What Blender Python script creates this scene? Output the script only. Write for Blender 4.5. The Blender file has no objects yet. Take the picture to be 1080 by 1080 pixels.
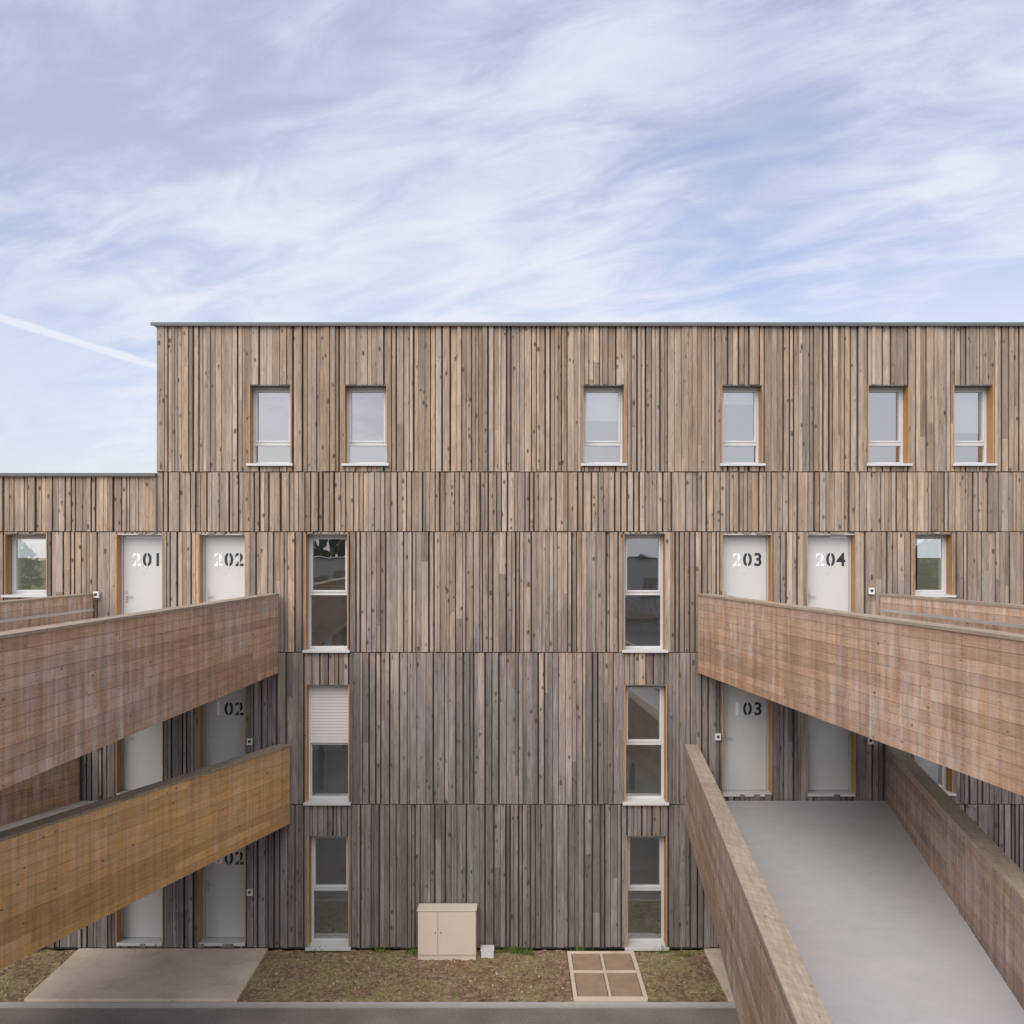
import bpy, bmesh, math, random
from mathutils import Vector
random.seed(7)
scene = bpy.context.scene
scene.view_settings.view_transform = 'Standard'
scene.view_settings.look = 'None'
scene.view_settings.exposure = 0
coll = scene.collection

# ---------------------------------------------------------------- node helper
class NT:
    def __init__(s, tree):
        s.t = tree; s.n = tree.nodes; s.l = tree.links; s.n.clear()
    def node(s, typ, ins=None, **props):
        nd = s.n.new(typ)
        for k, v in props.items(): setattr(nd, k, v)
        if ins:
            for k, v in ins.items(): s.set(nd.inputs[k], v)
        return nd
    def set(s, sock, v):
        if isinstance(v, bpy.types.NodeSocket): s.l.new(v, sock)
        else: sock.default_value = v
    def math(s, op, a, b=0.0, c=0.0, clamp=False):
        nd = s.n.new('ShaderNodeMath'); nd.operation = op; nd.use_clamp = clamp
        s.set(nd.inputs[0], a); s.set(nd.inputs[1], b); s.set(nd.inputs[2], c)
        return nd.outputs[0]
    def vec(s, x, y, z=0.0):
        nd = s.n.new('ShaderNodeCombineXYZ')
        s.set(nd.inputs[0], x); s.set(nd.inputs[1], y); s.set(nd.inputs[2], z)
        return nd.outputs[0]
    def sep(s, v):
        nd = s.n.new('ShaderNodeSeparateXYZ'); s.set(nd.inputs[0], v); return nd.outputs
    def noise(s, v, scale=1.0, detail=4.0, rough=0.55, dist=0.0):
        nd = s.node('ShaderNodeTexNoise', {'Vector': v, 'Scale': scale, 'Detail': detail, 'Roughness': rough, 'Distortion': dist})
        return nd.outputs[0]
    def remap(s, v, a, b, c=0.0, d=1.0, smooth=False):
        nd = s.node('ShaderNodeMapRange', {0: v, 1: a, 2: b, 3: c, 4: d})
        if smooth: nd.interpolation_type = 'SMOOTHSTEP'
        return nd.outputs[0]
    def mix(s, f, a, b, blend='MIX'):
        nd = s.n.new('ShaderNodeMix'); nd.data_type = 'RGBA'; nd.blend_type = blend
        s.set(nd.inputs[0], f); s.set(nd.inputs[6], a); s.set(nd.inputs[7], b)
        return nd.outputs[2]
    def ramp(s, f, stops):
        nd = s.n.new('ShaderNodeValToRGB'); s.set(nd.inputs[0], f)
        el = nd.color_ramp.elements
        while len(el) < len(stops): el.new(0.5)
        for e, (p, c) in zip(el, stops):
            e.position = p; e.color = (*c, 1) if len(c) == 3 else c
        return nd.outputs[0]

def new_mat(name):
    m = bpy.data.materials.new(name); m.use_nodes = True
    return m, NT(m.node_tree)

def finish(nt, color, rough=0.8, bump=None, bstr=0.3, bdist=0.01, metallic=0.0, spec=0.3):
    p = nt.node('ShaderNodeBsdfPrincipled', {'Base Color': color, 'Roughness': rough, 'Metallic': metallic, 'Specular IOR Level': spec})
    if bump is not None:
        b = nt.node('ShaderNodeBump', {'Strength': bstr, 'Distance': bdist, 'Height': bump})
        nt.l.new(b.outputs[0], p.inputs['Normal'])
    o = nt.node('ShaderNodeOutputMaterial')
    nt.l.new(p.outputs[0], o.inputs[0])

def rgb(c): return (c[0], c[1], c[2], 1.0)

# ---------------------------------------------------------------- materials
def wood_mat(name, lights, darks, zgrey=None, streak=0.5, knot=0.8, varia=0.5, patch=(0.3, 0.29, 0.29), patch_amt=0.0, kth=(0.09, 0.22), ksc=(8.5, 4.6)):
    m, nt = new_mat(name)
    uv = nt.sep(nt.node('ShaderNodeUVMap', uv_map='UVMap').outputs[0])
    obj = nt.sep(nt.node('ShaderNodeTexCoord').outputs['Object'])
    ti = nt.sep(nt.node('ShaderNodeAttribute', attribute_name='tint').outputs['Color'])
    ac, al = uv[0], uv[1]
    o1 = nt.math('MULTIPLY', ti[0], 37.0); o2 = nt.math('MULTIPLY', ti[1], 53.0)
    g = nt.noise(nt.vec(nt.math('MULTIPLY_ADD', ac, 55.0, o1), nt.math('MULTIPLY_ADD', al, 2.8, o2)), 1.0, 8.0, 0.72, 0.8)
    g2 = nt.noise(nt.vec(nt.math('MULTIPLY_ADD', ac, 14.0, o2), nt.math('MULTIPLY_ADD', al, 1.4, o1)), 1.0, 6.0, 0.7, 0.5)
    gg = nt.math('MULTIPLY_ADD', g, 0.55, nt.math('MULTIPLY', g2, 0.45))
    f = nt.remap(gg, 0.35, 0.65)
    light = nt.mix(ti[1], rgb(lights[0]), rgb(lights[1]))
    dark = nt.mix(ti[1], rgb(darks[0]), rgb(darks[1]))
    col = nt.mix(f, dark, light)
    if zgrey:
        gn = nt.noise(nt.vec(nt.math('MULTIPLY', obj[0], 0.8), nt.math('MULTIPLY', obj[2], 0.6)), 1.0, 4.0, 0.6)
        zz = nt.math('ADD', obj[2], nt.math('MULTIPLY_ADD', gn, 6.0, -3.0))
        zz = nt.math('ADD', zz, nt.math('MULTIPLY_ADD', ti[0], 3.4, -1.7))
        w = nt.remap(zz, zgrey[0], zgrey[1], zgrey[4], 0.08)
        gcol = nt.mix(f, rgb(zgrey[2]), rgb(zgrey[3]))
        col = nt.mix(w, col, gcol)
    if patch_amt:
        pn = nt.noise(nt.vec(nt.math('MULTIPLY', ac, 1.3), nt.math('MULTIPLY', al, 5.0)), 1.0, 6.0, 0.75)
        pn2 = nt.noise(nt.vec(nt.math('MULTIPLY', ac, 1.0), nt.math('MULTIPLY', al, 0.35), 3.0), 1.0, 2.0, 0.5)
        pm = nt.math('MULTIPLY', nt.remap(pn, 0.42, 0.66), nt.remap(pn2, 0.38, 0.58))
        col = nt.mix(nt.math('MULTIPLY', pm, patch_amt), col, rgb(patch))
    st = nt.noise(nt.vec(nt.math('MULTIPLY', nt.math('ADD', obj[0], obj[1]), 9.0), nt.math('MULTIPLY', obj[2], 0.45), 5.0), 1.0, 5.0, 0.6)
    stf = nt.remap(st, 0.35, 0.65, 1.0 - streak * 0.5, 1.0 + streak * 0.22)
    bri = nt.math('MULTIPLY', nt.remap(ti[2], 0.0, 1.0, 1.0 - varia * 0.55, 1.0 + varia * 0.35), stf)
    col = nt.mix(1.0, col, nt.vec(bri, bri, bri), 'MULTIPLY')
    kv = nt.node('ShaderNodeTexVoronoi', {'Vector': nt.vec(nt.math('MULTIPLY_ADD', ac, ksc[0], o1), nt.math('MULTIPLY_ADD', al, ksc[1], o2)), 'Scale': 1.0})
    kd = nt.math('ADD', kv.outputs['Distance'], nt.math('MULTIPLY_ADD', g, 0.3, -0.15))
    kc = nt.sep(kv.outputs['Color'])
    kd = nt.math('ADD', kd, nt.math('MULTIPLY', kc[1], 0.1))
    km = nt.math('MULTIPLY', nt.remap(kd, kth[0], kth[1], 1.0, 0.0, True), nt.math('GREATER_THAN', kc[0], 0.35))
    col = nt.mix(nt.math('MULTIPLY', km, knot), col, rgb([c * 0.35 for c in darks[0]]))
    finish(nt, col, 0.82, gg, 0.35, 0.006, spec=0.2)
    return m

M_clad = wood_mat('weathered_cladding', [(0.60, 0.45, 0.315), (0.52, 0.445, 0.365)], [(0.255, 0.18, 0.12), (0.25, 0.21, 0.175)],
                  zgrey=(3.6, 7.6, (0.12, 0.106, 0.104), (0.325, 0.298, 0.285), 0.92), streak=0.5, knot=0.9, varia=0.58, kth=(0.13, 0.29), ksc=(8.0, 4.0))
M_fresh = wood_mat('reveal_timber', [(0.60, 0.36, 0.17), (0.56, 0.36, 0.19)], [(0.38, 0.20, 0.09), (0.35, 0.2, 0.1)], streak=0.1, knot=0.5, varia=0.3)
M_red = wood_mat('larch_planks_reddish', [(0.66, 0.435, 0.285), (0.65, 0.455, 0.325)], [(0.42, 0.225, 0.125), (0.40, 0.24, 0.155)],
                 streak=0.5, knot=0.8, varia=0.32, patch=(0.66, 0.56, 0.49), patch_amt=0.95, kth=(0.08, 0.18))
M_gold = wood_mat('larch_planks_golden', [(0.84, 0.51, 0.20), (0.80, 0.52, 0.24)], [(0.60, 0.29, 0.085), (0.55, 0.31, 0.115)],
                  streak=0.35, knot=0.85, varia=0.38, patch=(0.74, 0.54, 0.37), patch_amt=0.6, kth=(0.08, 0.18))
M_brown = wood_mat('larch_planks_brown', [(0.50, 0.35, 0.245), (0.47, 0.36, 0.27)], [(0.27, 0.165, 0.105), (0.27, 0.185, 0.135)],
                   streak=0.5, knot=0.8, varia=0.38, patch=(0.50, 0.43, 0.37), patch_amt=0.8, kth=(0.08, 0.18))
M_cap = wood_mat('parapet_coping_wood', [(0.54, 0.45, 0.33), (0.49, 0.42, 0.33)], [(0.31, 0.24, 0.165), (0.29, 0.24, 0.18)], streak=0.3, knot=0.5, varia=0.3)

def plain(name, c, rough=0.6, var=0.08, scale=3.0, metallic=0.0, bstr=0.0, spec=0.4):
    m, nt = new_mat(name)
    tc = nt.node('ShaderNodeTexCoord').outputs['Object']
    n = nt.noise(tc, scale, 6.0, 0.6)
    n2 = nt.noise(tc, scale * 14, 3.0, 0.6)
    b = nt.math('MULTIPLY_ADD', n, var * 2, 1 - var)
    b = nt.math('MULTIPLY', b, nt.math('MULTIPLY_ADD', n2, var, 1 - var * 0.5))
    col = nt.mix(1.0, rgb(c), nt.vec(b, b, b), 'MULTIPLY')
    finish(nt, col, rough, n2 if bstr else None, bstr, 0.004, metallic, spec)
    return m

M_back = plain('dark_membrane', (0.075, 0.06, 0.05), 0.95)
M_core = plain('parapet_backing_wood', (0.18, 0.11, 0.07), 0.95)
M_frame = plain('window_frame_aluminium', (0.60, 0.615, 0.62), 0.4, 0.03)
M_sill = plain('metal_sill', (0.60, 0.61, 0.61), 0.4, 0.05)
M_shutter = plain('roller_shutter_white', (0.74, 0.74, 0.73), 0.45, 0.03)
M_door = plain('door_paint', (0.565, 0.575, 0.565), 0.5, 0.04, 1.2)
M_doorfr = plain('door_frame_paint', (0.47, 0.48, 0.47), 0.5, 0.04)
M_num_d = plain('number_paint_dark', (0.025, 0.03, 0.035), 0.6, 0.05)
M_num_l = plain('number_paint_light', (0.90, 0.91, 0.91), 0.6, 0.02)
M_metal = plain('dark_roof_metal', (0.13, 0.14, 0.14), 0.5, 0.08)
M_steel = plain('galvanised_steel', (0.55, 0.55, 0.54), 0.35, 0.08, 3, 0.6)
def resin_mat():
    m, nt = new_mat('walkway_grey_resin')
    tc = nt.node('ShaderNodeTexCoord').outputs['Object']
    n = nt.noise(tc, 0.5, 5, 0.6, 0.4); n2 = nt.noise(tc, 60, 3, 0.6); n3 = nt.noise(tc, 4.0, 6, 0.7, 0.3)
    b = nt.math('MULTIPLY_ADD', n, 0.16, 0.92)
    b = nt.math('MULTIPLY', b, nt.math('MULTIPLY_ADD', n2, 0.14, 0.93))
    b = nt.math('MULTIPLY', b, nt.remap(n3, 0.3, 0.7, 0.94, 1.05))
    col = nt.mix(1.0, rgb((0.51, 0.51, 0.50)), nt.vec(b, b, b), 'MULTIPLY')
    finish(nt, col, 0.6, n2, 0.2, 0.004); return m
M_conc_floor = resin_mat()
M_conc = plain('slab_concrete', (0.44, 0.42, 0.385), 0.85, 0.15, 1.5, bstr=0.2)
M_room = plain('interior_plaster', (0.80, 0.80, 0.78), 0.8, 0.03)
M_roomfl = plain('interior_floor', (0.58, 0.55, 0.49), 0.4, 0.1)
M_cab = plain('cabinet_polyester', (0.72, 0.64, 0.53), 0.5, 0.06, 1.5)
M_plastic = plain('white_plastic', (0.72, 0.72, 0.71), 0.45, 0.02)
M_dark = plain('dark_plastic', (0.03, 0.03, 0.03), 0.5, 0.02)
M_render = plain('pale_wall_render', (0.62, 0.60, 0.56), 0.85, 0.08)

def path_mat():
    m, nt = new_mat('path_concrete')
    tc = nt.node('ShaderNodeTexCoord').outputs['Object']
    n = nt.noise(tc, 1.2, 6, 0.65); n2 = nt.noise(tc, 35, 4, 0.6)
    col = nt.ramp(nt.math('MULTIPLY_ADD', n2, 0.35, nt.math('MULTIPLY', n, 0.65)), [(0.34, (0.46, 0.375, 0.285)), (0.5, (0.64, 0.545, 0.435)), (0.66, (0.70, 0.61, 0.50))])
    finish(nt, col, 0.9, n2, 0.3, 0.005); return m
M_path = path_mat()

def asphalt_mat():
    m, nt = new_mat('asphalt')
    tc = nt.node('ShaderNodeTexCoord').outputs['Object']
    n = nt.noise(tc, 0.6, 5, 0.6); n2 = nt.noise(tc, 50, 3, 0.8)
    col = nt.ramp(nt.math('MULTIPLY_ADD', n2, 0.65, nt.math('MULTIPLY', n, 0.35)), [(0.34, (0.10, 0.09, 0.08)), (0.5, (0.215, 0.195, 0.17)), (0.66, (0.40, 0.36, 0.32))])
    finish(nt, col, 0.9, n2, 0.5, 0.006); return m
M_asph = asphalt_mat()

def soil_mat():
    m, nt = new_mat('dry_soil_and_turf')
    tc = nt.node('ShaderNodeTexCoord').outputs['Object']
    n = nt.noise(tc, 1.1, 6, 0.7, 0.8); n2 = nt.noise(tc, 16, 8, 0.85)
    c1 = nt.ramp(n2, [(0.36, (0.07, 0.046, 0.03)), (0.5, (0.29, 0.19, 0.12)), (0.62, (0.58, 0.44, 0.30))])
    c2 = nt.ramp(n2, [(0.36, (0.10, 0.088, 0.035)), (0.5, (0.34, 0.285, 0.135)), (0.64, (0.54, 0.45, 0.27))])
    col = nt.mix(nt.remap(n, 0.44, 0.56), c1, c2)
    finish(nt, col, 0.95, n2, 1.0, 0.04); return m
M_soil = soil_mat()

def grass_mat():
    m, nt = new_mat('grass_blades')
    ti = nt.sep(nt.node('ShaderNodeAttribute', attribute_name='tint').outputs['Color'])
    col = nt.ramp(ti[0], [(0.0, (0.50, 0.39, 0.22)), (0.55, (0.36, 0.30, 0.14)), (0.82, (0.17, 0.21, 0.055)), (1.0, (0.10, 0.19, 0.04))])
    finish(nt, col, 0.8); return m
M_grass = grass_mat()

def field_mat():
    m, nt = new_mat('field_ground')
    tc = nt.node('ShaderNodeTexCoord').outputs['Object']
    n = nt.noise(tc, 0.08, 6, 0.65); n2 = nt.noise(tc, 6, 6, 0.7)
    col = nt.mix(nt.remap(n, 0.35, 0.65), rgb((0.07, 0.09, 0.03)), rgb((0.16, 0.13, 0.07)))
    b = nt.math('MULTIPLY_ADD', n2, 0.8, 0.6)
    col = nt.mix(1.0, col, nt.vec(b, b, b), 'MULTIPLY')
    finish(nt, col, 0.95); return m
M_field = field_mat()

def glass_mat(name, refl, tintc=(0.86, 0.91, 0.91)):
    m, nt = new_mat(name)
    tc = nt.node('ShaderNodeTexCoord').outputs['Object']
    n = nt.noise(tc, 1.3, 2, 0.5)
    b = nt.node('ShaderNodeBump', {'Strength': 0.05, 'Distance': 0.05, 'Height': n})
    gl = nt.node('ShaderNodeBsdfGlossy', {'Color': (0.92, 0.92, 0.93, 1), 'Roughness': 0.01})
    nt.l.new(b.outputs[0], gl.inputs['Normal'])
    tr = nt.node('ShaderNodeBsdfTransparent', {'Color': rgb(tintc)})
    fr = nt.node('ShaderNodeFresnel', {'IOR': 1.5})
    fac = nt.math('MULTIPLY_ADD', fr.outputs[0], 0.8, refl, clamp=True)
    mx = nt.node('ShaderNodeMixShader', {0: fac, 1: tr.outputs[0], 2: gl.outputs[0]})
    o = nt.node('ShaderNodeOutputMaterial'); nt.l.new(mx.outputs[0], o.inputs[0])
    return m
M_glass_top = glass_mat('coated_glass', 0.48)
M_glass = glass_mat('clear_glass', 0.30)

# ---------------------------------------------------------------- mesh helper
class MB:
    def __init__(s): s.v = []; s.f = []; s.uv = []; s.ti = []; s.mi = []
    def box(s, s0, s1, h0, h1, t0, t1, fn=None, tint=None, mi=0):
        """s = along grain, h = across, t = thickness; fn maps (s,h,t)->xyz"""
        if fn is None: fn = lambda a, b, c: (b, c, a)      # vertical board: along z, across x, thick y
        if tint is None: tint = (random.random(), random.random(), random.random())
        if s1 < s0: s0, s1 = s1, s0
        if h1 < h0: h0, h1 = h1, h0
        if t1 < t0: t0, t1 = t1, t0
        b = len(s.v)
        pr = [(a, h, t) for a in (s0, s1) for h in (h0, h1) for t in (t0, t1)]
        P = [Vector(fn(*p)) for p in pr]
        for p in P: s.v.append(tuple(p))
        det = (P[4] - P[0]).dot((P[2] - P[0]).cross(P[1] - P[0]))
        for q in ((0, 1, 3, 2), (4, 6, 7, 5), (0, 4, 5, 1), (2, 3, 7, 6), (0, 2, 6, 4), (1, 5, 7, 3)):
            if det < 0: q = tuple(reversed(q))
            s.f.append([b + i for i in q]); s.mi.append(mi)
            s.uv.append([(pr[i][1] + pr[i][2], pr[i][0]) for i in q]); s.ti.append(tint)
    def xyz(s, x0, x1, y0, y1, z0, z1, mi=0, tint=None):
        s.box(z0, z1, x0, x1, y0, y1, None, tint, mi)
    def poly(s, pts, mi=0, tint=(0.5, 0.5, 0.5)):
        b = len(s.v); s.v += pts; s.f.append(list(range(b, b + len(pts)))); s.mi.append(mi)
        s.uv.append([(p[0], p[1]) for p in pts]); s.ti.append(tint)
    def obj(s, name, mats, parent=None, bevel=0):
        me = bpy.data.meshes.new(name); me.from_pydata(s.v, [], s.f)
        fu = []; fc = []
        for i, face in enumerate(s.f):
            for j in range(len(face)):
                fu += s.uv[i][j]; fc += (*s.ti[i], 1.0)
        me.uv_layers.new(name='UVMap'); me.uv_layers['UVMap'].data.foreach_set('uv', fu)
        me.color_attributes.new('tint', 'FLOAT_COLOR', 'CORNER'); me.color_attributes['tint'].data.foreach_set('color', fc)
        me.polygons.foreach_set('material_index', s.mi)
        for m in (mats if isinstance(mats, list) else [mats]): me.materials.append(m)
        me.update()
        o = bpy.data.objects.new(name, me); coll.objects.link(o)
        if parent: o.parent = parent
        if bevel:
            bv = o.modifiers.new('bevel', 'BEVEL'); bv.width = bevel; bv.segments = 2; bv.limit_method = 'ANGLE'
        return o

def empty(name, loc=(0, 0, 0)):
    e = bpy.data.objects.new(name, None); coll.objects.link(e); e.location = (0, 0, 0); return e

# ================================================================ BUILDING
# image pixel coordinates taken at the facade plane: 56 pixels per metre, origin at pixel (540, 1000)
def PIX_X(u): return (u - 540) / 56.0
def PIX_Z(v): return (1000 - v) / 56.0
bld = empty('timber_clad_apartment_building')
XL = -17.0; XR = 24.0; XM = PIX_X(166)
Z_ROOF = PIX_Z(343); Z_WING = PIX_Z(501); DEPTH = 4.6; R = 0.25

windows = []   # (x0,x1,z0,z1,kind)
for a, b in ((263, 308), (363, 409), (614, 659), (760, 804), (914, 958), (1004, 1047), (1180, 1224)):
    windows.append((PIX_X(a), PIX_X(b), PIX_Z(490), PIX_Z(406), 'top'))
for a, b in ((322, 368), (657, 702)):
    windows.append((PIX_X(a), PIX_X(b), PIX_Z(686), PIX_Z(563), 'tall'))
    windows.append((PIX_X(a + 1), PIX_X(b + 1), PIX_Z(846), PIX_Z(722), 'tallshut' if a == 322 else 'tall'))
    windows.append((PIX_X(a + 3), PIX_X(b + 1), PIX_Z(1000) + 0.03, PIX_Z(881), 'tall'))
for a, b in ((6, 51), (963, 1004), (-130, -86), (1120, 1164)):
    windows.append((PIX_X(a), PIX_X(b), PIX_Z(628), PIX_Z(563), 'short'))
    windows.append((PIX_X(a), PIX_X(b), PIX_Z(836), PIX_Z(765), 'short'))
    windows.append((PIX_X(a), PIX_X(b), PIX_Z(990), PIX_Z(925), 'short'))
doors = []
for a, b, n in ((123, 173, '1'), (210, 260, '2'), (761, 814, '3'), (850, 902, '4')):
    doors.append((PIX_X(a), PIX_X(b), PIX_Z(686), PIX_Z(563), '2', n))
    doors.append((PIX_X(a), PIX_X(b), PIX_Z(837), PIX_Z(722), '1', n))
    doors.append((PIX_X(a), PIX_X(b), PIX_Z(994), PIX_Z(881), '0', n))
openings = [(w[0], w[1], w[2], w[3]) for w in windows] + [(d[0], d[1], d[2], d[3]) for d in doors]

def strips(mb, xa, xb, za, zb, t0, t1, tint):
    cuts = sorted({xa, xb} | {c for o in openings for c in o[:2] if xa < c < xb and o[3] > za and o[2] < zb})
    for a, b in zip(cuts, cuts[1:]):
        if b - a < 0.004: continue
        mid = (a + b) / 2; iv = [(za, zb)]
        for o in openings:
            if o[0] < mid < o[1]:
                nv = []
                for p, q in iv:
                    if o[3] <= p or o[2] >= q: nv.append((p, q)); continue
                    if o[2] > p: nv.append((p, o[2]))
                    if o[3] < q: nv.append((o[3], q))
                iv = nv
        for p, q in iv:
            if q - p > 0.01: mb.box(p, q, a, b, t0, t1, None, tint)

mb = MB()
strips(mb, XM, XR, 0, Z_ROOF - 0.02, 0.0, 0.22, (0.5, 0.5, 0.5))
strips(mb, XL, XM, 0, Z_WING - 0.02, 0.0, 0.22, (0.5, 0.5, 0.5))
mb.obj('wall_membrane', M_back, bld)
mb = MB()
bands_main = [(0.02, PIX_Z(848)), (PIX_Z(848), PIX_Z(688)), (PIX_Z(688), PIX_Z(561)), (PIX_Z(561), PIX_Z(498)), (PIX_Z(498), Z_ROOF)]
bands_wing = [(0.02, PIX_Z(848)), (PIX_Z(848), PIX_Z(688)), (PIX_Z(688), PIX_Z(561)), (PIX_Z(561), Z_WING)]
def clad(x0, x1, bands):
    for bi, (za, zb) in enumerate(bands):
        x = x0 + 0.01
        while x < x1 - 0.03:
            w = random.choice((0.045, 0.06, 0.07, 0.085, 0.10, 0.12)) + random.uniform(-0.004, 0.004)
            w = min(w, x1 - x)
            d = random.choice((0.028, 0.034, 0.044, 0.055, 0.066)) - random.uniform(0, 0.006)
            lo = za + 0.008 + random.uniform(0, 0.006); hi = zb - 0.005
            cut = [lo, hi]
            if hi - lo > 2 and random.random() < 0.22: cut = [lo, random.uniform(lo + .5, hi - .5), hi]
            for p, q in zip(cut, cut[1:]):
                strips(mb, x, x + w, p + 0.001, q - 0.001, -d, -0.002, (random.random(), random.random(), random.random()))
            x += w + random.choice((0.005, 0.010, 0.02, 0.034))
clad(XM, XR, bands_main)
clad(XL, XM - 0.02, bands_wing)
mb.obj('timber_cladding', M_clad, bld)
mb = MB()
y = 0.02
while y < DEPTH:
    w = random.choice((0.07, 0.095, 0.12, 0.14)); d = random.choice((0.02, 0.03, 0.05))
    mb.box(Z_WING + 0.05, Z_ROOF, y, min(y + w, DEPTH), XM - d, XM + 0.01, lambda s, h, t: (t, h, s)); y += w + random.choice((0.01, 0.03))
mb.obj('side_cladding', M_clad, bld)
# rear wall with unseen openings added to light the rooms, slabs, roof, partitions
rear_light_open = [(-12.5, -6.6), (-2.6, 1.4), (4.0, 4.7), (6.2, 8.1), (9.5, 10.2), (11.7, 20.0)]
levels = [(0.0, 2.75), (2.80, 5.52), (5.58, 8.36), (8.42, Z_ROOF - 0.26)]
xs = [XL] + [c for o in rear_light_open for c in o] + [XR]
mbw = MB()
for li, (za, zb) in enumerate(levels):
    left = XL if li < 3 else XM + 0.03
    for i in range(0, len(xs), 2):
        a, b = max(xs[i], left), xs[i + 1]
        if b > a: mbw.xyz(a, b, DEPTH - 0.2, DEPTH, za, zb)
    for (a, b) in rear_light_open:
        a = max(a, left)
        if b <= a: continue
        mbw.xyz(a, b, DEPTH - 0.2, DEPTH, zb - 0.15, zb); mbw.xyz(a, b, DEPTH - 0.2, DEPTH, za, za + 0.1)
    mbw.xyz(left, left + 0.12, 0.225, DEPTH - 0.201, za, zb); mbw.xyz(XR - 0.12, XR, 0.225, DEPTH - 0.201, za, zb)
    for xp in (-5.9, 5.95, 10.8):
        mbw.xyz(xp, xp + 0.12, 0.225, 2.2, za, zb)
mbw.obj('interior_walls', M_room, bld)
mb = MB()
for z in (2.751, 5.521): mb.xyz(XL, XR, 0.225, DEPTH, z, z + 0.047)
mb.xyz(XL, XM, 0.225, DEPTH, 8.361, 8.361 + 0.3); mb.xyz(XM + 0.001, XR, 0.225, DEPTH, 8.361, 8.418)
mb.xyz(XL, XR, 0.225, DEPTH, -0.1, -0.001)
mb.obj('floor_slabs', M_roomfl, bld)
mb = MB(); mb.xyz(XM + 0.03, XR, 0.225, DEPTH, Z_ROOF - 0.259, Z_ROOF - 0.05); mb.obj('roof_deck', M_room, bld)
mb = MB()
mb.xyz(XM - 0.09, XR, -0.11, 0.35, Z_ROOF, Z_ROOF + 0.03); mb.xyz(XM - 0.09, XR, -0.115, -0.10, Z_ROOF - 0.035, Z_ROOF)
mb.xyz(XM - 0.09, XM + 0.3, 0.35, DEPTH, Z_ROOF, Z_ROOF + 0.03)
mb.xyz(XL, XM - 0.001, -0.11, 0.35, Z_WING, Z_WING + 0.03); mb.xyz(XL, XM - 0.001, -0.115, -0.10, Z_WING - 0.03, Z_WING)
mb.obj('roof_edge_flashing', M_metal, bld)
mb = MB()
strips(mb, XM - 0.018, XM + 0.004, 0.02, Z_WING - 0.035, -0.06, -0.001, (.5, .5, .5))
mb.obj('movement_joint_trim', M_metal, bld)

# ---- openings
rev = MB(); fr = MB(); sill = MB(); gt = MB(); gc = MB(); bl = MB()
wi = 0
for (x0, x1, z0, z1, k) in windows:
    rev.box(z0, z1, x0, x0 + 0.02, -0.055, R); rev.box(z0, z1, x1 - 0.02, x1, -0.055, R)
    sill.xyz(x0 + 0.02, x1 - 0.02, -0.03, R, z1 - 0.02, z1, mi=1)
    sill.xyz(x0 - 0.03, x1 + 0.03, -0.12, -0.03, z0 - 0.03, z0 + 0.012); sill.xyz(x0 + 0.02, x1 - 0.02, -0.03, R, z0, z0 + 0.014)
    a, b, c, d = x0 + 0.02, x1 - 0.02, z0 + 0.014, z1 - 0.02
    f = 0.045; y0, y1 = R - 0.06, R + 0.02
    fr.xyz(a, a + f, y0, y1, c, d); fr.xyz(b - f, b, y0, y1, c, d)
    fr.xyz(a + f, b - f, y0, y1, c, c + f); fr.xyz(a + f, b - f, y0, y1, d - f, d)
    tz = c + (0.36 if k == 'top' else (0.03 if k == 'short' else (d - c) * 0.47))
    if k != 'short': fr.xyz(a + f, b - f, y0 + 0.002, y1 - 0.01, tz, tz + 0.06)
    zl = tz + 0.06 if k != 'short' else c + f
    g = 0.035
    fr.xyz(a + f, a + f + g, y0 - 0.012, y1 - 0.02, zl, d - f); fr.xyz(b - f - g, b - f, y0 - 0.012, y1 - 0.02, zl, d - f)
    fr.xyz(a + f + g, b - f - g, y0 - 0.012, y1 - 0.02, zl, zl + g); fr.xyz(a + f + g, b - f - g, y0 - 0.012, y1 - 0.02, d - f - g, d - f)
    gb = gt if k == 'top' else gc
    yy = y1 - 0.03
    gb.poly([(a + f, yy, c + f), (b - f, yy, c + f), (b - f, yy, d - f), (a + f, yy, d - f)])
    if k == 'top':
        drop = (0.0, 0.0, 0.62, 0.30, 0.0, 0.85, 0)[wi]; wi += 1
        if drop: bl.xyz(a + 0.01, b - 0.01, R + 0.06, R + 0.065, d - drop, d)
rev.obj('window_reveals', M_fresh, bld)
sill.obj('window_sills', [M_sill, M_metal], bld)
fr.obj('window_frames', M_frame, bld, bevel=0.004)
gt.obj('upper_window_panes', M_glass_top, bld)
gc.obj('window_panes', M_glass, bld)
bl.obj('interior_blinds', M_shutter, bld)
sh = MB()
for w in windows:
    if w[4] == 'tallshut':
        z = w[3] - 0.03
        while z > PIX_Z(782):
            sh.xyz(w[0] + 0.05, w[1] - 0.05, R - 0.105, R - 0.085, z - 0.05, z); sh.xyz(w[0] + 0.05, w[1] - 0.05, R - 0.094, R - 0.088, z - 0.058, z - 0.05, mi=1); z -= 0.058
        sh.xyz(w[0] + 0.045, w[1] - 0.045, R - 0.11, R - 0.085, z - 0.05, z)
        sh.xyz(w[0] + 0.021, w[0] + 0.05, R - 0.12, R - 0.061, w[2] + 0.02, w[3] - 0.02); sh.xyz(w[1] - 0.05, w[1] - 0.021, R - 0.12, R - 0.061, w[2] + 0.02, w[3] - 0.02)
sh.obj('roller_shutter', [M_shutter, M_steel], bld)

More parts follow.
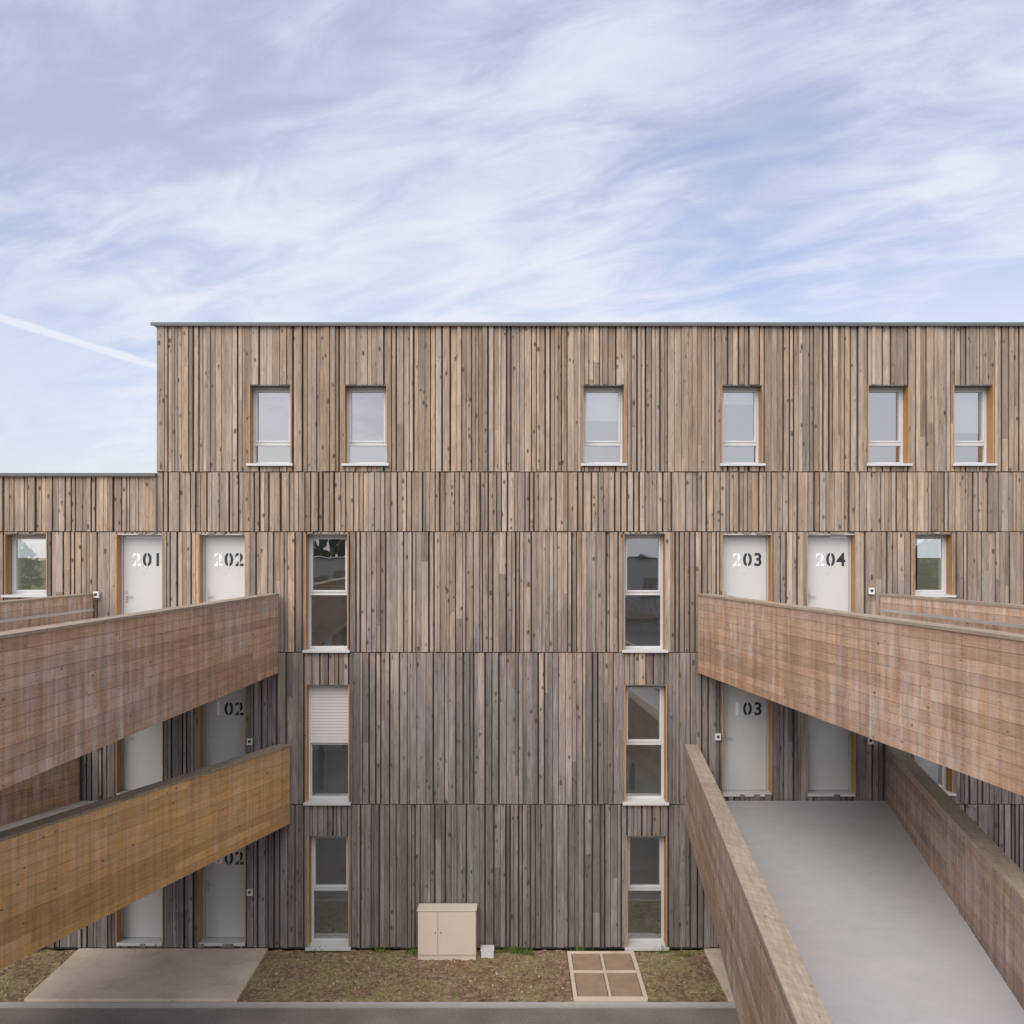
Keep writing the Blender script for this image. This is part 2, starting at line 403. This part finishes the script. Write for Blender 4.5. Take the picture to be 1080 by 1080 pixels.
rv = MB(); df = MB(); dl = MB(); hd = MB()
def text(body, x, z, y, mat, size, name):
    cu = bpy.data.curves.new(name, 'FONT'); cu.body = body; cu.size = size; cu.offset = 0.008; cu.extrude = 0.001
    cu.align_x = 'CENTER'; cu.align_y = 'CENTER'; cu.materials.append(mat)
    o = bpy.data.objects.new(name, cu); coll.objects.link(o); o.parent = bld
    o.location = (x, y, z); o.rotation_euler = (math.radians(90), 0, 0)
for (x0, x1, z0, z1, lev, n) in doors:
    rv.box(z0, z1, x0, x0 + 0.02, -0.05, R); rv.box(z0, z1, x1 - 0.02, x1, -0.05, R)
    df.xyz(x0 + 0.02, x1 - 0.02, -0.03, R, z1 - 0.02, z1)
    a, b = x0 + 0.02, x1 - 0.02; y0 = 0.17
    df.xyz(a, a + 0.035, y0, R + 0.05, z0, z1 - 0.02); df.xyz(b - 0.035, b, y0, R + 0.05, z0, z1 - 0.02)
    df.xyz(a + 0.035, b - 0.035, y0, R + 0.05, z1 - 0.055, z1 - 0.02)
    df.xyz(a, b, -0.06, R + 0.05, z0 - 0.04, z0 + 0.015, mi=1)
    dl.xyz(a + 0.041, b - 0.041, y0 + 0.015, R + 0.04, z0 + 0.022, z1 - 0.061)
    hx = a + 0.1; hz = z0 + 1.0
    hd.xyz(hx - 0.02, hx + 0.02, y0 + 0.006, y0 + 0.015, hz - 0.11, hz + 0.11)
    hd.xyz(hx - 0.01, hx + 0.11, y0 - 0.045, y0 - 0.028, hz + 0.01, hz + 0.03); hd.xyz(hx - 0.01, hx + 0.01, y0 - 0.03, y0 + 0.006, hz + 0.01, hz + 0.03)
    hd.xyz((a + b) / 2 - 0.012, (a + b) / 2 + 0.012, y0 + 0.01, y0 + 0.015, z0 + 1.43, z0 + 1.455)
    cx = (a + b) / 2 + 0.06; cz = z1 - 0.50
    for i, ch in enumerate(lev + '0' + n):
        px = cx + (i - 1) * 0.20
        text(ch, px, cz, y0 + 0.012, M_num_l if i == 0 else M_num_d, 0.34, 'door_number')
        if ch in '02': dl.xyz(px - 0.011, px + 0.011, y0 + 0.0085, y0 + 0.0145, cz - 0.16, cz + 0.16)
hd.obj('door_handles', M_steel, bld)
rv.obj('door_reveals', M_fresh, bld)
df.obj('door_frames', [M_doorfr, M_sill], bld)
dl.obj('door_leaves', M_door, bld)
ic = MB()
for u, v in ((104, 627), (265, 781), (265, 939), (104, 785), (756, 776), (917, 623), (916, 780)):
    x, z = PIX_X(u), PIX_Z(v)
    ic.xyz(x - 0.05, x + 0.05, -0.125, -0.07, z - 0.06, z + 0.06); ic.xyz(x - 0.025, x + 0.025, -0.13, -0.125, z - 0.02, z + 0.03, mi=1)
ic.obj('doorbell_boxes', [M_plastic, M_dark], bld)

# ================================================================ WALKWAYS
def parapet(prefix, parent, x0, a, rise, zb, zt, side, mat, length, th=0.2, y0=-0.14, rail=False):
    L = math.sqrt(1 + a * a)
    dx, dy = a / L, -1 / L
    nx, ny = (-dy) * side, dx * side
    def fn(s, h, t): return (x0 + dx * s + nx * t, y0 + dy * s + ny * t, h + rise * s)
    mb = MB(); H = zt - zb; n = 11; hh = H / n
    for face in (0, 1):
        for i in range(n):
            s = 0.0
            off = random.uniform(0.4, 3.8)
            while s < length:
                e = min(length, s + (off if s == 0 else random.choice((3.0, 3.6, 4.2))))
                j = random.uniform(-0.004, 0.003)
                t0, t1 = (0.0 + j, 0.022) if face == 0 else (th - 0.022, th + j)
                mb.box(s + 0.001, e - 0.001, zb + i * hh + 0.002, zb + (i + 1) * hh - 0.0015, t0, t1, fn)
                s = e
    mb.obj(prefix + '_planks', mat, parent)
    mb = MB(); mb.box(0.02, length, zb + 0.03, zt - 0.003, 0.023, th - 0.023, fn); mb.obj(prefix + '_core', M_core, parent)
    # screw heads along hidden studs
    mb = MB(); s = 0.3
    while s < length:
        for i in range(n):
            for q in (0.28, 0.72):
                h = zb + (i + q) * hh
                mb.box(s, s + 0.009, h, h + 0.009, -0.0055, -0.0015, fn)
                mb.box(s, s + 0.009, h, h + 0.009, th + 0.0015, th + 0.0055, fn)
        s += 0.6
    mb.obj(prefix + '_screws', M_metal, parent)
    mb = MB(); s = 0
    while s < length:
        e = min(length, s + 3.5); mb.box(s - 0.02 if s == 0 else s + 0.002, e - 0.002, -0.02, th + 0.02, zt, zt + 0.035, lambda s_, h, t: fn(s_, t, h)); s = e
    mb.box(zb, zt, -0.004, th + 0.004, -0.022, -0.002, lambda s_, h, t: fn(t, s_, h))
    mb.obj(prefix + '_coping', M_cap, parent)
    if rail:
        mb = MB()
        mb.box(0.15, length, zt - 0.28, zt - 0.235, th + 0.07, th + 0.11, fn)
        s = 0.4
        while s < length:
            mb.box(s, s + 0.03, zt - 0.275, zt - 0.25, th, th + 0.075, fn); s += 1.5
        mb.obj(prefix + '_handrail', M_steel, parent)

def walkway(name, xl, al, xr, ar, zf, rise, mat_l, mat_r, length, rl=False, rr=False, zt=1.04, zb=-0.42):
    e = empty(name)
    parapet('left_parapet', e, xl, al, rise, zf + zb, zf + zt, 1, mat_l, length, rail=rl)
    parapet('right_parapet', e, xr, ar, rise, zf + zb, zf + zt, -1, mat_r, length, rail=rr)
    mb = MB(); N = 10
    pts = []
    for i in range(N + 1):
        y = 0.12 + (length - 0.12) * i / N if i else 0.09
        pts.append((xl + al * y + 0.1, xr + ar * y - 0.1, -y, zf + rise * max(0, y - 0.14)))
    for (l0, r0, y0, z0), (l1, r1, y1, z1) in zip(pts, pts[1:]):
        mb.poly([(l0, y0, z0), (l1, y1, z1), (r1, y1, z1), (r0, y0, z0)])
        mb.poly([(l0, y0, z0 - .25), (r0, y0, z0 - .25), (r1, y1, z1 - .25), (l1, y1, z1 - .25)], mi=1)
    l0, r0, y0, z0 = pts[0]; mb.poly([(l0, y0, z0), (r0, y0, z0), (r0, y0, z0 - .25), (l0, y0, z0 - .25)], mi=1)
    mb.obj('deck', [M_conc_floor, M_conc], e)
    mb = MB()
    for s in (11.5, 18.0, length - 0.6):
        for q in (0.25, 0.75):
            x = (xl + al * s) * (1 - q) + (xr + ar * s) * q; z = zf + rise * s - 0.25
            mb.xyz(x - 0.08, x + 0.08, -s - 0.08, -s + 0.08, 0, z - 0.2)
        mb.xyz(xl + al * s + 0.25, xr + ar * s - 0.25, -s - 0.07, -s + 0.07, z - 0.2, z - 0.005)
    mb.obj('support_columns', M_steel, e)
    return e
LEN = 24.0
walkway('elevated_walkway', PIX_X(101) - 0.2, -0.0595, PIX_X(295), -0.0595, 5.6, 0.0, M_red, M_red, LEN, rl=True, rr=False, zt=1.05, zb=-0.40)
walkway('elevated_walkway', PIX_X(735), 0.1438, PIX_X(925) + 0.2, 0.1438, 5.6, 0.0, M_red, M_red, LEN, rl=False, rr=True, zt=1.05, zb=-0.40)
walkway('elevated_walkway', PIX_X(88) - 0.2, -0.23, PIX_X(307), -0.23, 2.80, 0.052, M_red, M_gold, LEN, zt=1.03, zb=-0.42)
walkway('elevated_walkway', PIX_X(722), -0.115, PIX_X(932) + 0.2, -0.245, 2.80, 0.04, M_brown, M_brown, 20.0, zt=1.03, zb=-0.42)

# ================================================================ GROUND
def sheet(name, x0, x1, y0, y1, z, mat, parent=None):
    mb = MB(); mb.poly([(x0, y0, z), (x1, y0, z), (x1, y1, z), (x0, y1, z)]); return mb.obj(name, mat, parent)
YK = -2.05
sheet('ground', -900, 900, -900, 900, -0.14, M_field)
sheet('asphalt_road', -60, 60, -34, YK - 0.10, -0.10, M_asph)
def slab(name, x0, x1, y0, y1, z, mat, bevel=0.008):
    mb = MB(); mb.xyz(x0, x1, y0, y1, -0.13, z); return mb.obj(name, mat, None, bevel=bevel)
slab('concrete_kerb', -60, 60, YK - 0.08, YK, -0.035, M_conc)
slab('concrete_path', PIX_X(84), PIX_X(283), YK + 0.002, -0.02, 0.01, M_path)
slab('concrete_path', PIX_X(742), PIX_X(920), YK + 0.002, -0.02, 0.01, M_path)
def bed(x0, x1):
    mb = MB(); nx = max(4, int((x1 - x0) / 0.08)); ny = 26
    g = [[(x0 + (x1 - x0) * i / nx, YK + 0.003 + (-0.01 - YK) * j / ny, -0.035 + random.uniform(-0.016, 0.016)) for i in range(nx + 1)] for j in range(ny + 1)]
    for j in range(ny):
        for i in range(nx): mb.poly([g[j][i], g[j][i + 1], g[j + 1][i + 1], g[j + 1][i]])
    return mb.obj('planting_bed', M_soil, None)
hx0, hx1 = PIX_X(597), PIX_X(668)
beds = [(XL, PIX_X(84) - 0.002), (PIX_X(283) + 0.002, hx0), (hx1, PIX_X(742) - 0.002), (PIX_X(920), XR)]
for b in beds: bed(*b)
def grass():
    mb = MB()
    def blade(x, y, z, h, w, t):
        a = random.uniform(0, 6.28); lx, ly = random.uniform(-.7, .7) * h, random.uniform(-.7, .7) * h
        cx, cy = math.cos(a) * w, math.sin(a) * w
        b = len(mb.v)
        mb.v += [(x - cx, y - cy, z), (x + cx, y + cy, z), (x + lx, y + ly, z + h)]
        mb.f.append([b, b + 1, b + 2]); mb.mi.append(0); mb.uv.append([(0, 0), (1, 0), (0, 1)]); mb.ti.append((t, t, t))
    for (a, b) in beds[:3]:
        a = max(a, -11)
        n = int((b - a) * 26)
        for _ in range(n):
            px_, py_ = random.uniform(a + .1, b - .1), random.uniform(YK + .1, -0.1)
            t0 = random.random() ** 1.5; sp = random.uniform(.03, .14)
            for _ in range(int(sp * 170)):
                x_, y_ = px_ + random.gauss(0, sp), py_ + random.gauss(0, sp)
                if not (a + .02 < x_ < b - .02 and YK + .02 < y_ < -.03): continue
                blade(x_, y_, -0.05, random.uniform(.02, .06), .005, min(1, max(0, t0 + random.uniform(-.2, .2))))
    mb.obj('grass', M_grass, None)
    mb = MB()
    for cx, cy, n in ((PIX_X(545), -0.12, 110), (PIX_X(555), -0.2, 60), (PIX_X(437), -0.15, 50), (PIX_X(330), -0.12, 30), (PIX_X(700), -0.12, 40), (PIX_X(610), -0.1, 30), (PIX_X(535), -0.1, 60), (PIX_X(400), -0.1, 30), (PIX_X(720), -0.3, 30)):
        for _ in range(n): blade(cx + random.gauss(0, .09), cy + random.gauss(0, .04), -0.04, random.uniform(.06, .17), .010, random.uniform(.8, 1))
    mb.obj('weeds', M_grass, None)
    mb = MB()
    for (a, b) in beds[:3]:
        a = max(a, -11)
        for _ in range(int((b - a) * 60)):
            x_, y_, q = random.uniform(a + .05, b - .05), random.uniform(YK + .06, -.06), random.uniform(.008, .028)
            t = random.random(); h = q * random.uniform(.5, .9); n = 5; r0 = random.uniform(0, 6)
            ring = [(x_ + math.cos(r0 + i * 6.283 / n) * q * random.uniform(.7, 1.1), y_ + math.sin(r0 + i * 6.283 / n) * q * random.uniform(.7, 1.1), -0.045) for i in range(n)]
            top = [(x_ + (p[0] - x_) * .55, y_ + (p[1] - y_) * .55, -0.045 + .02 + h) for p in ring]
            for i in range(n): mb.poly([ring[i], ring[(i + 1) % n], top[(i + 1) % n], top[i]], tint=(t, t, t))
            mb.poly(top, tint=(t, t, t))
    m, nt = new_mat('stones')
    ti = nt.sep(nt.node('ShaderNodeAttribute', attribute_name='tint').outputs['Color'])
    finish(nt, nt.ramp(ti[0], [(0, (0.12, 0.08, 0.055)), (0.6, (0.30, 0.21, 0.14)), (1, (0.58, 0.50, 0.40))]), 0.9)
    mb.obj('gravel', m, None)
grass()
def hatch():
    e = empty('access_chamber_cover')
    mb = MB()
    y0, y1 = YK + 0.02, -0.15; x0, x1 = hx0 + 0.01, hx1 - 0.01; w = 0.07; cx = (x0 + x1) / 2; cy = (y0 + y1) / 2 + .1
    mb.xyz(x0, x1, y0, y0 + w, -0.13, 0.012); mb.xyz(x0, x1, y1 - w, y1, -0.13, 0.012)
    mb.xyz(x0, x0 + w, y0 + w, y1 - w, -0.13, 0.012); mb.xyz(x1 - w, x1, y0 + w, y1 - w, -0.13, 0.012)
    mb.xyz(cx - .025, cx + .025, y0 + w, y1 - w, -.13, .006)
    mb.xyz(x0 + w, cx - .025, cy - .04, cy + .04, -.13, .006); mb.xyz(cx + .025, x1 - w, cy - .04, cy + .04, -.13, .006)
    mb.obj('concrete_rim', M_path, e, bevel=0.006)
    mb = MB()
    for (a, b) in ((x0 + w + .012, cx - .035), (cx + .035, x1 - w - .012)):
        for (c, d) in ((y0 + w + .012, cy - .05), (cy + .05, y1 - w - .012)):
            mb.xyz(a, b, c, d, -0.1, -0.006)
    mb.obj('cover_plates', plain('cover_plate_concrete', (0.34, 0.25, 0.17), 0.9, 0.35, 4, bstr=0.3), e, bevel=0.006)
    mb = MB(); mb.xyz(x0 + w, x1 - w, y0 + w, y1 - w, -0.131, -0.05); mb.obj('pit', M_soil, e)
hatch()
def cabinet():
    e = empty('utility_cabinet')
    x0, x1 = PIX_X(443), PIX_X(503); y0, y1 = -0.42, -0.10; z0, z1 = -0.06, 0.86
    mb = MB(); mb.xyz(x0, x1, y0, y1, z0, z1); mb.obj('body', M_cab, e, bevel=0.012)
    mb = MB(); mb.xyz(x0 - 0.012, x1 + 0.012, y0 - 0.03, y1 + 0.005, z1 + 0.001, z1 + 0.02); mb.obj('lid', M_cab, e, bevel=0.006)
    mb = MB(); xm = x0 + 0.37
    mb.xyz(x0 + 0.01, xm - 0.004, y0 - 0.022, y0 - 0.002, z0 + 0.12, z1 - 0.01); mb.xyz(xm + 0.004, x1 - 0.01, y0 - 0.022, y0 - 0.002, z0 + 0.12, z1 - 0.01)
    mb.obj('doors', M_cab, e, bevel=0.004)
    mb = MB(); mb.xyz(xm - 0.05, xm - 0.035, y0 - 0.028, y0 - 0.0225, 0.45, 0.48); mb.xyz(xm + 0.05, xm + 0.065, y0 - 0.028, y0 - 0.0225, 0.45, 0.48); mb.obj('locks', M_dark, e)
    e2 = empty('meter_box')
    a, b = PIX_X(508), PIX_X(521)
    mb = MB(); mb.xyz(a, b, -0.34, -0.12, -0.05, 0.09); mb.obj('housing', M_plastic, e2, bevel=0.01)
    mb = MB(); mb.xyz(a - 0.01, b + 0.01, -0.35, -0.115, 0.091, 0.11); mb.obj('lid', M_plastic, e2, bevel=0.005)
cabinet()

# ================================================================ INVENTED SURROUNDINGS BEHIND VIEWPOINT, ADDED FOR WINDOW REFLECTIONS
def opposite():
    e = empty('reflection_building'); YB = -44
    mb = MB(); mb.xyz(-26, 26, YB - 9, YB - 0.001, -0.1, 7.0); mb.obj('rendered_walls', M_render, e)
    mb = MB(); mb.xyz(-26.1, 26.1, YB - 9, YB + 0.12, 7.001, 7.08); mb.obj('roof_edge', M_metal, e)
    w1 = MB(); w2 = MB(); rl = MB(); tm = MB()
    for zf in (0.9, 4.2):
        for i in range(14):
            x = -24 + i * 3.6
            w1.xyz(x, x + 1.3, YB + 0.01, YB + 0.05, zf, zf + 1.7); w2.xyz(x + 0.08, x + 1.22, YB + 0.051, YB + 0.056, zf + 0.08, zf + 1.62)
            if i % 3 == 0:
                tm.xyz(x + 1.6, x + 3.0, YB + 0.005, YB + 0.03, zf - .6, zf + 1.9)
    for i in range(260):
        x = -26 + i * 0.2; rl.xyz(x, x + 0.03, YB + 1.2, YB + 1.23, 3.4, 4.4)
    rl.xyz(-26, 26, YB + 1.19, YB + 1.24, 4.401, 4.45)
    tm.xyz(-26, 26, YB, YB + 1.3, 3.1, 3.3)
    w1.obj('window_frames', M_frame, e); w2.obj('window_panes', M_glass_top, e); rl.obj('railing', M_dark, e); tm.obj('timber_panels', M_red, e)
opposite()
def trees():
    m, nt = new_mat('distant_foliage')
    tc = nt.node('ShaderNodeTexCoord').outputs['Object']
    n = nt.noise(tc, 0.9, 5, 0.7)
    finish(nt, nt.ramp(n, [(0.3, (0.03, 0.045, 0.018)), (0.7, (0.09, 0.12, 0.04))]), 0.9)
    mb = MB()
    for k in range(60):
        cx = -90 + k * 3 + random.uniform(-1, 1); cy = -75 + random.uniform(-6, 6); r = random.uniform(2.5, 4.5); h = random.uniform(5, 9)
        mb.xyz(cx - 0.2, cx + 0.2, cy - 0.2, cy + 0.2, -0.14, h * 0.6)
        for _ in range(160):
            u = Vector((random.gauss(0, 1), random.gauss(0, 1), random.gauss(0, 1))).normalized() * random.uniform(.6, 1.0)
            c = Vector((cx + u.x * r, cy + u.y * r, h * 0.6 + u.z * h * 0.4)); q = 0.55
            d1 = Vector((random.gauss(0, 1), random.gauss(0, 1), random.gauss(0, 1))).normalized() * q
            d2 = d1.orthogonal().normalized() * q
            mb.poly([tuple(c - d1), tuple(c - d2), tuple(c + d1), tuple(c + d2)])
    mb.obj('distant_trees', m, None)
trees()

# ================================================================ SKY & LIGHT
SUN_EL, SUN_AZ = 42, -158    # azimuth: degrees from +Y towards +X
w = bpy.data.worlds.new('World'); scene.world = w; w.use_nodes = True
nt = NT(w.node_tree)
sky = nt.node('ShaderNodeTexSky', sky_type='NISHITA')
sky.sun_disc = False; sky.sun_elevation = math.radians(SUN_EL); sky.sun_rotation = math.radians(SUN_AZ)
sky.air_density = 1.0; sky.dust_density = 1.5; sky.ozone_density = 1.5
gen = nt.node('ShaderNodeTexCoord').outputs['Generated']
d = nt.sep(gen)
zc = nt.math('MAXIMUM', d[2], 0.0)
den = nt.math('ADD', zc, 0.18)
px = nt.math('DIVIDE', d[0], den); py = nt.math('DIVIDE', d[1], den)
ca, sa = math.cos(-0.5), math.sin(-0.5)
rx = nt.math('ADD', nt.math('MULTIPLY', px, ca), nt.math('MULTIPLY', py, sa))
ry = nt.math('ADD', nt.math('MULTIPLY', px, -sa), nt.math('MULTIPLY', py, ca))
big = nt.noise(nt.vec(nt.math('MULTIPLY', rx, 0.9), nt.math('MULTIPLY', ry, 1.1), 2.7), 1.0, 4, 0.55, 0.5)
fine = nt.noise(nt.vec(nt.math('MULTIPLY', rx, 1.8), nt.math('MULTIPLY', ry, 3.6), 1.0), 1.7, 10, 0.62, 0.5)
# two clearer patches of sky (upper right, low left)
def patch_at(v, r0, r1):
    vd = nt.node('ShaderNodeVectorMath', {0: gen, 1: v}, operation='DISTANCE')
    dd = nt.math('ADD', vd.outputs['Value'], nt.math('MULTIPLY_ADD', fine, 0.30, -0.15))
    return nt.remap(dd, r0, r1, 1.0, 0.0, True)
p1 = patch_at((0.235, 0.895, 0.378), 0.02, 0.22)
p2 = patch_at((-0.46, 0.87, 0.13), 0.05, 0.26)
cm = nt.math('ADD', nt.math('MULTIPLY', big, 0.6), nt.math('MULTIPLY', fine, 0.4))
cf = nt.remap(cm, 0.40, 0.61, 0.42, 0.97, True)
hz = nt.math('MULTIPLY', nt.remap(zc, 0.05, 0.42, 1.0, 0.0, True), nt.remap(d[0], -0.4, 0.2, 0.62, 0.97))
cf = nt.math('MAXIMUM', cf, hz)
cf = nt.math('MULTIPLY', cf, nt.math('SUBTRACT', 1.0, nt.math('ADD', nt.math('MULTIPLY', p1, 0.50), nt.math('MULTIPLY', p2, 0.42))))
dot = nt.math('ABSOLUTE', nt.math('ADD', nt.math('ADD', nt.math('MULTIPLY', d[0], -0.2975), nt.math('MULTIPLY', d[1], 0.072)), nt.math('MULTIPLY', d[2], -0.952)))
dotn = nt.math('ADD', dot, nt.math('MULTIPLY_ADD', fine, 0.006, -0.003))
tr = nt.math('MULTIPLY', nt.remap(dotn, 0.0015, 0.0075, 0.92, 0.0, True), nt.remap(d[0], -0.34, -0.27, 1.0, 0.0))
skyc = nt.mix(1.0, sky.outputs[0], (1.14, 1.0, 1.10, 1), 'MULTIPLY')
bg1 = nt.node('ShaderNodeBackground', {'Color': skyc, 'Strength': 0.15})
ccol = nt.mix(nt.remap(zc, 0.1, 0.5), rgb((0.87, 0.90, 0.955)), rgb((0.76, 0.79, 0.93)))
bg2 = nt.node('ShaderNodeBackground', {'Color': ccol, 'Strength': 1.0})
mx = nt.node('ShaderNodeMixShader', {0: nt.math('MAXIMUM', cf, tr), 1: bg1.outputs[0], 2: bg2.outputs[0]})
o = nt.node('ShaderNodeOutputWorld'); nt.l.new(mx.outputs[0], o.inputs[0])

ld = bpy.data.lights.new('sun', 'SUN'); ld.energy = 2.9; ld.angle = math.radians(60); ld.color = (1.0, 0.925, 0.83)
lo = bpy.data.objects.new('sun', ld); coll.objects.link(lo)
el, az = math.radians(SUN_EL), math.radians(SUN_AZ)
sd = Vector((math.sin(az) * math.cos(el), math.cos(az) * math.cos(el), math.sin(el)))
lo.rotation_euler = (-sd).to_track_quat('-Z', 'Y').to_euler(); lo.location = sd * 60

# ================================================================ CAMERA
cd = bpy.data.cameras.new('camera'); cam = bpy.data.objects.new('camera', cd); coll.objects.link(cam)
cam.location = (0, -18, 7.5); cam.rotation_euler = (math.radians(90), 0, 0)
cd.sensor_width = 36; cd.lens = 33.6; cd.shift_y = 40 / 1080; cd.clip_end = 3000; cd.clip_start = 0.05
scene.camera = cam
